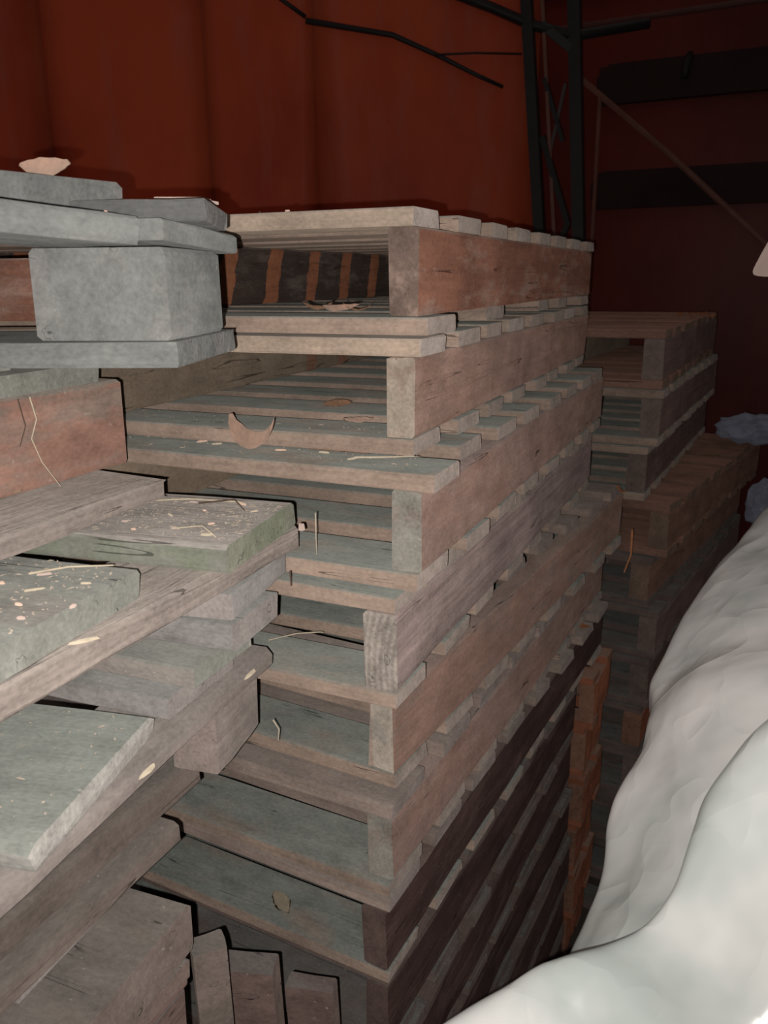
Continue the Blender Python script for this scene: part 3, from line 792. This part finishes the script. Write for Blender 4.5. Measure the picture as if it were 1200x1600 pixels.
leaf('wood_shaving', (-0.535, 1.05, -0.0425), 0.05, 0.008, 0.6, 0.2, M_leaf, 'short brown curl beside the tall pale curl in the top pallet', seed=7, arch=2.0, tilt=0.3, cat='shaving')
leaf('dry_leaf', (-0.600, 0.880, -0.9325), 0.055, 0.03, 0.9, -0.6, M_straw, 'pale straw-coloured leaf at the bottom left of the middle stack', seed=8, arch=0.9)
leaf('dry_leaf', (-0.352, 1.83, -0.8065), 0.045, 0.032, 0.5, 0.3, M_leafo, 'bright orange leaf on the far boards of the seventh pallet', seed=9, arch=0.5)
leaf('dry_leaf', (-0.300, 1.975, -0.5025), 0.055, 0.012, 0.8, -0.9, M_leafo, 'thin curled orange leaf at the far end of the long pink-sided pallet', seed=10, arch=2.2)
leaf('dry_leaf', (-0.585, 0.565, 0.0870), 0.050, 0.024, 0.6, 0.3, M_leafp, 'pale torn leaf on the highest board of the near left stack', seed=13, arch=1.2, tilt=0.9)
leaf('dry_leaf', (-0.617, 0.672, -0.0865), 0.028, 0.016, 1.0, -0.5, M_leafp, 'small pale curled leaf under the corner of the top left pallet', seed=14, arch=1.0)
leaf('dry_leaf', (-0.705, 0.57, -0.2085), 0.045, 0.022, 0.5, 0.2, M_straw, 'yellowish leaf at the foot of the red-brown block, left edge', seed=15, arch=0.6)
for k, (x, y, a) in enumerate(((-0.200, 2.86, 1.0), (-0.262, 2.95, 0.4), (-0.300, 2.90, 1.9), (-0.235, 2.98, 2.6))):
    leaf('wood_shaving', (x, y, -0.1270), 0.05, 0.016, 0.8, a, M_leafo, ['rightmost', 'middle right', 'leftmost', 'rearmost'][k] + ' curled orange shaving on top of the right-hand back stack', seed=16 + k, arch=2.2, tilt=0.5, group='shavings on the right-hand stack', cat='shaving')

def chip(name, c, a, b, t, rz, mat, label, group=None, tl=0.0, cat='chip', seed=0):
    rd = random.Random(seed + 3)
    bm = bmesh.new()
    n = 7
    lo, hi = [], []
    for k in range(n):
        an = 2 * math.pi * k / n
        r = rd.uniform(0.7, 1.0)
        p = Vector((math.cos(an) * a * r / 2, math.sin(an) * b * r / 2, 0))
        lo.append(bm.verts.new(p)); hi.append(bm.verts.new(p * 0.85 + Vector((0, 0, t * rd.uniform(0.7, 1.1)))))
    bm.faces.new(lo); bm.faces.new(hi)
    for k in range(n):
        bm.faces.new((lo[k], lo[(k + 1) % n], hi[(k + 1) % n], hi[k]))
    o = bm_obj(name, bm, mat)
    o.location = (c[0], c[1], c[2] + H)
    o.rotation_euler = (tl, 0, rz)
    return tag(o, label, cat, group)

G3 = 'wood chips strewn on the near left deck boards'
s2 = [(-0.516, 0.655, .022, .010, 0.3), (-0.535, 0.690, .012, .006, 1.1), (-0.560, 0.66, .016, .005, 0.1), (-0.600, 0.70, .020, .006, -0.5), (-0.575, 0.73, .008, .006, 0), (-0.63, 0.66, .012, .005, 0.4),
      (-0.52, 0.75, .014, .005, 0.9), (-0.55, 0.77, .02, .004, -0.3), (-0.61, 0.755, .018, .004, 0.1), (-0.66, 0.74, .014, .006, 0.8), (-0.60, 0.64, .010, .005, 0)]
s1 = [(-0.582, 0.502, .022, .006, 0.7), (-0.560, 0.470, .024, .005, 0.9), (-0.545, 0.44, .014, .006, 0.1), (-0.520, 0.42, .013, .007, 0.2), (-0.53, 0.50, .016, .004, 0.5), (-0.60, 0.47, .012, .008, 0), (-0.50, 0.455, .006, .016, 0.2)]
POS = ['by its front right corner', 'near its front edge', 'at its front centre', 'left of its middle', 'in its middle', 'toward its left end', 'near its right edge', 'near its far right corner', 'by its back edge',
       'at its far left', 'at its very front edge', 'at its back left', 'in its middle', 'by its right end', 'near the side board', 'at its far right corner', 'at its left', 'close to the rough side board']
i = 0
for lst, z in ((s2, -0.2548), (s1, -0.2568)):
    for (x, y, a, b, r) in lst:
        chip('wood_chip', (x, y, z), a * 0.8, b * 0.65, 0.0018, r, (M_straw, M_leafp, M_card)[i % 3], (('straw-yellow', 'pinkish', 'whitish')[i % 3] + ' wood chip on the ' + ('mossy' if z > -0.256 else 'front') + ' near-left deck board, ' + POS[i]), G3, seed=i)
        i += 1
chip('wood_chip', (-0.527, 0.640, -0.2853), 0.022, 0.008, 0.003, 0.3, M_straw, 'white flake on the rough side board in front of the mossy deck board', seed=40)
chip('wood_chip', (-0.490, 0.455, -0.2853), 0.008, 0.030, 0.002, -0.5, M_straw, 'long pale flake near the middle of the rough side board', seed=41)
chip('wood_chip', (-0.493, 0.30, -0.2853), 0.006, 0.010, 0.002, 0.2, M_straw, 'tiny pale fleck on the near end of the rough side board', seed=42)
chip('pebble', (-0.486, 0.795, -0.2853), 0.010, 0.010, 0.007, 0.2, M_card, 'tiny white pebble at the far tip of the rough side board', cat='pebble', seed=43)
chip('crumb', (-0.655, 1.0, 0.0812), 0.012, 0.010, 0.008, 0, M_card, 'round pale crumb on the top board beside the near left stack', cat='crumb', seed=44)
chip('crumb', (-0.553, 1.0, 0.0812), 0.026, 0.008, 0.005, 0, M_leafp, 'flat pale crumb in the middle of the front top board', cat='crumb', seed=45)
chip('crumb', (-0.57, 0.93, 0.0812), 0.010, 0.008, 0.003, 0, M_leafp, 'tiny crumb at the front edge of the top board of the middle stack', cat='crumb', seed=46)
for k, (x, y, z) in enumerate(((-0.50, 0.880, -0.2097), (-0.56, 0.872, -0.2097), (-0.66, 0.875, -0.2097), (-0.69, 0.88, -0.2097), (-0.45, 0.862, -0.2097))):
    chip('wood_chip', (x, y, z), 0.018, 0.006, 0.002, 0.3 * k, (M_straw, M_leafp)[k % 2], 'pale chip beside the bow-shaped leaf, ' + ['under the flat orange leaf', 'just right of it', 'left of it', 'at the shadowed left end', 'near the straight straw'][k], 'chips around the bow-shaped leaf', seed=50 + k)
# pale card pieces on the dark deck board
for k, (x, y, z, a, b, r, lb) in enumerate(((-0.555, 0.690, 0.0735, 0.070, 0.03, 0.35, 'lower flat pale card scrap on the top grey pallet of the left stack'), (-0.550, 0.695, 0.0765, 0.045, 0.025, 0.5, 'upper small pale card scrap stacked on the lower one, top of the left stack'))):
    bm = bmesh.new()
    quad_box(bm, Vector((-a / 2, -b / 2, 0)), Vector((a, 0.004, 0)), Vector((0.006, b, 0)), Vector((0, 0, 0.0028)))
    bmesh.ops.bevel(bm, geom=bm.edges[:], offset=0.0006, segments=1)
    o = bm_obj('card_scrap', bm, M_card); o.location = (x, y, z + H); o.rotation_euler = (0, 0, r)
    tag(o, lb, 'card')

def straw(name, pts, r, mat, label, cat='straw', group=None):
    pts = [(p[0], p[1], p[2] + H) for p in pts]
    return tag(tube(name, pts, r, mat, None, 5, 0.6), label, cat, group)
straw('straw', [(-0.45, 0.866, -0.2085), (-0.42, 0.875, -0.2075), (-0.385, 0.900, -0.2085)], 0.0014, M_straw, 'straight pale straw pointing at the right corner of the third pallet')
straw('straw', [(-0.665, 0.735, -0.2535), (-0.62, 0.758, -0.2520), (-0.56, 0.775, -0.2535), (-0.545, 0.77, -0.2535)], 0.0013, M_straw, 'long pale straw along the back edge of the mossy near-left board')
straw('twig', [(-0.60, 0.752, -0.2535), (-0.56, 0.768, -0.249), (-0.53, 0.745, -0.2535)], 0.0011, M_twig, 'bent dark twig on the back edge of the mossy near-left board', 'twig')
straw('straw', [(-0.56, 0.658, -0.2535), (-0.53, 0.668, -0.250), (-0.500, 0.650, -0.2535)], 0.0010, M_straw, 'bent fine straw on the mossy near-left board')
straw('straw', [(-0.595, 0.496, -0.2555), (-0.57, 0.52, -0.253), (-0.540, 0.545, -0.2555)], 0.0012, M_straw, 'pale straw on the front deck board of the dusty near-left pallet')
straw('straw', [(-0.590, 0.868, -0.478), (-0.55, 0.876, -0.464), (-0.515, 0.880, -0.457), (-0.510, 0.880, -0.4565)], 0.0012, M_straw, 'pale arched straw in the opening beside the growth-ringed stringer')
straw('splinter', [(-0.512, 0.5665, 0.024), (-0.527, 0.567, 0.0), (-0.536, 0.563, -0.018)], 0.0010, M_straw, 'white splinter hanging down the face of the grey block', 'splinter')
straw('splinter', [(-0.522, 0.561, 0.0575), (-0.521, 0.559, 0.045), (-0.517, 0.559, 0.032)], 0.0016, M_leafp, 'pale splinter hanging at the split of the grey top board', 'splinter')
straw('root_strand', [(-0.6835, 0.60, -0.112), (-0.6800, 0.602, -0.135), (-0.6850, 0.597, -0.155), (-0.6800, 0.602, -0.18), (-0.672, 0.615, -0.208)], 0.0008, M_straw, 'thin pale root hanging in front of the red-brown block', 'root')
straw('root_strand', [(-0.6835, 0.585, -0.112), (-0.6810, 0.588, -0.14), (-0.6835, 0.58, -0.16)], 0.0007, M_twig, 'short dark root strand on the red-brown block', 'root')
straw('splinter', [(-0.484, 0.826, -0.272), (-0.482, 0.822, -0.30), (-0.483, 0.824, -0.325)], 0.0008, M_straw, 'fine splinter hanging at the far tip of the rough side board', 'splinter')
straw('splinter', [(-0.485, 0.765, -0.327), (-0.484, 0.764, -0.345)], 0.0012, M_twig, 'dark splinter under the far tip of the rough side board', 'splinter')
straw('splinter', [(-0.520, 0.765, -0.530), (-0.515, 0.770, -0.545), (-0.516, 0.768, -0.560)], 0.0010, M_straw, 'pale splinter under the block of the slab pallet', 'splinter')
for k, (x, y, z) in enumerate(((-0.5095, 0.70, -0.4340), (-0.4855, 0.50, -0.4330))):
    chip('wood_chip', (x + 0.006, y, z), 0.006, 0.03, 0.003, 0.1, M_straw, ['pale flake on the round-ended side board near its far end', 'pale flake on the round-ended side board beside the frayed slab'][k], seed=70 + k, tl=0)
straw('cobweb_straw', [(-0.272, 2.0, -0.60), (-0.268, 1.98, -0.66), (-0.278, 1.96, -0.70)], 0.003, M_leafo, 'orange-brown curl hanging between the far ends of the middle pallets', 'straw')

# crumbled bark, straw and dust too fine to count, one scatter per board
def litter(name, label, A, B, left, z, n, seed, dens=1.0):
    rd = random.Random(seed)
    A = Vector((A[0], A[1], 0)); B = Vector((B[0], B[1], 0)); v = B - A
    u = Vector((-v.y, v.x, 0)).normalized()
    bm = bmesh.new()
    for k in range(n):
        p = A + v * rd.uniform(0.05, 0.95) + u * left * rd.random() ** 1.3
        an = rd.uniform(0, 6.28)
        L = rd.uniform(0.003, 0.012) if rd.random() < 0.35 else rd.uniform(0.0015, 0.004)
        wd = rd.uniform(0.0005, 0.0012)
        d = Vector((math.cos(an), math.sin(an), 0)); e = Vector((-d.y, d.x, 0))
        z0 = z + H + 0.0002
        vs = [bm.verts.new((q.x, q.y, z0)) for q in (p - d * L / 2, p + e * wd, p + d * L / 2, p - e * wd)]
        top = bm.verts.new((p.x, p.y, z0 + wd * 1.4))
        bm.faces.new(vs)
        for i in range(4):
            bm.faces.new((vs[i], vs[(i + 1) % 4], top))
    o = bm_obj(name, bm, M_litter)
    o['kind'] = 'stuff'
    return tag(o, label, 'litter')
M_litter = flat('litter', (0.44, 0.38, 0.31), 0.9, var=0.8, scale=120)
litter('bark_crumbs', 'fine straw and bark crumbs on the mossy near-left deck board', (-0.480, 0.64), (-0.507, 0.800), 0.25, -0.2550, 500, 1)
litter('bark_crumbs', 'fine crumbs on the front deck board of the dusty near-left pallet', (-0.500, 0.37), (-0.528, 0.555), 0.25, -0.2570, 260, 2)
litter('bark_crumbs', 'fine crumbs along the front board of the third middle pallet', (-0.36, 0.832), (-0.36, 0.915), 0.48, -0.2095, 70, 3)
litter('bark_crumbs', 'fine crumbs on the thick green-grey slab', (-0.470, 0.36), (-0.508, 0.535), 0.25, -0.4000, 60, 4)
litter('bark_crumbs', 'fine crumbs inside the second middle pallet on its bottom boards', (-0.44, 0.91), (-0.44, 0.99), 0.42, -0.1885, 40, 5)
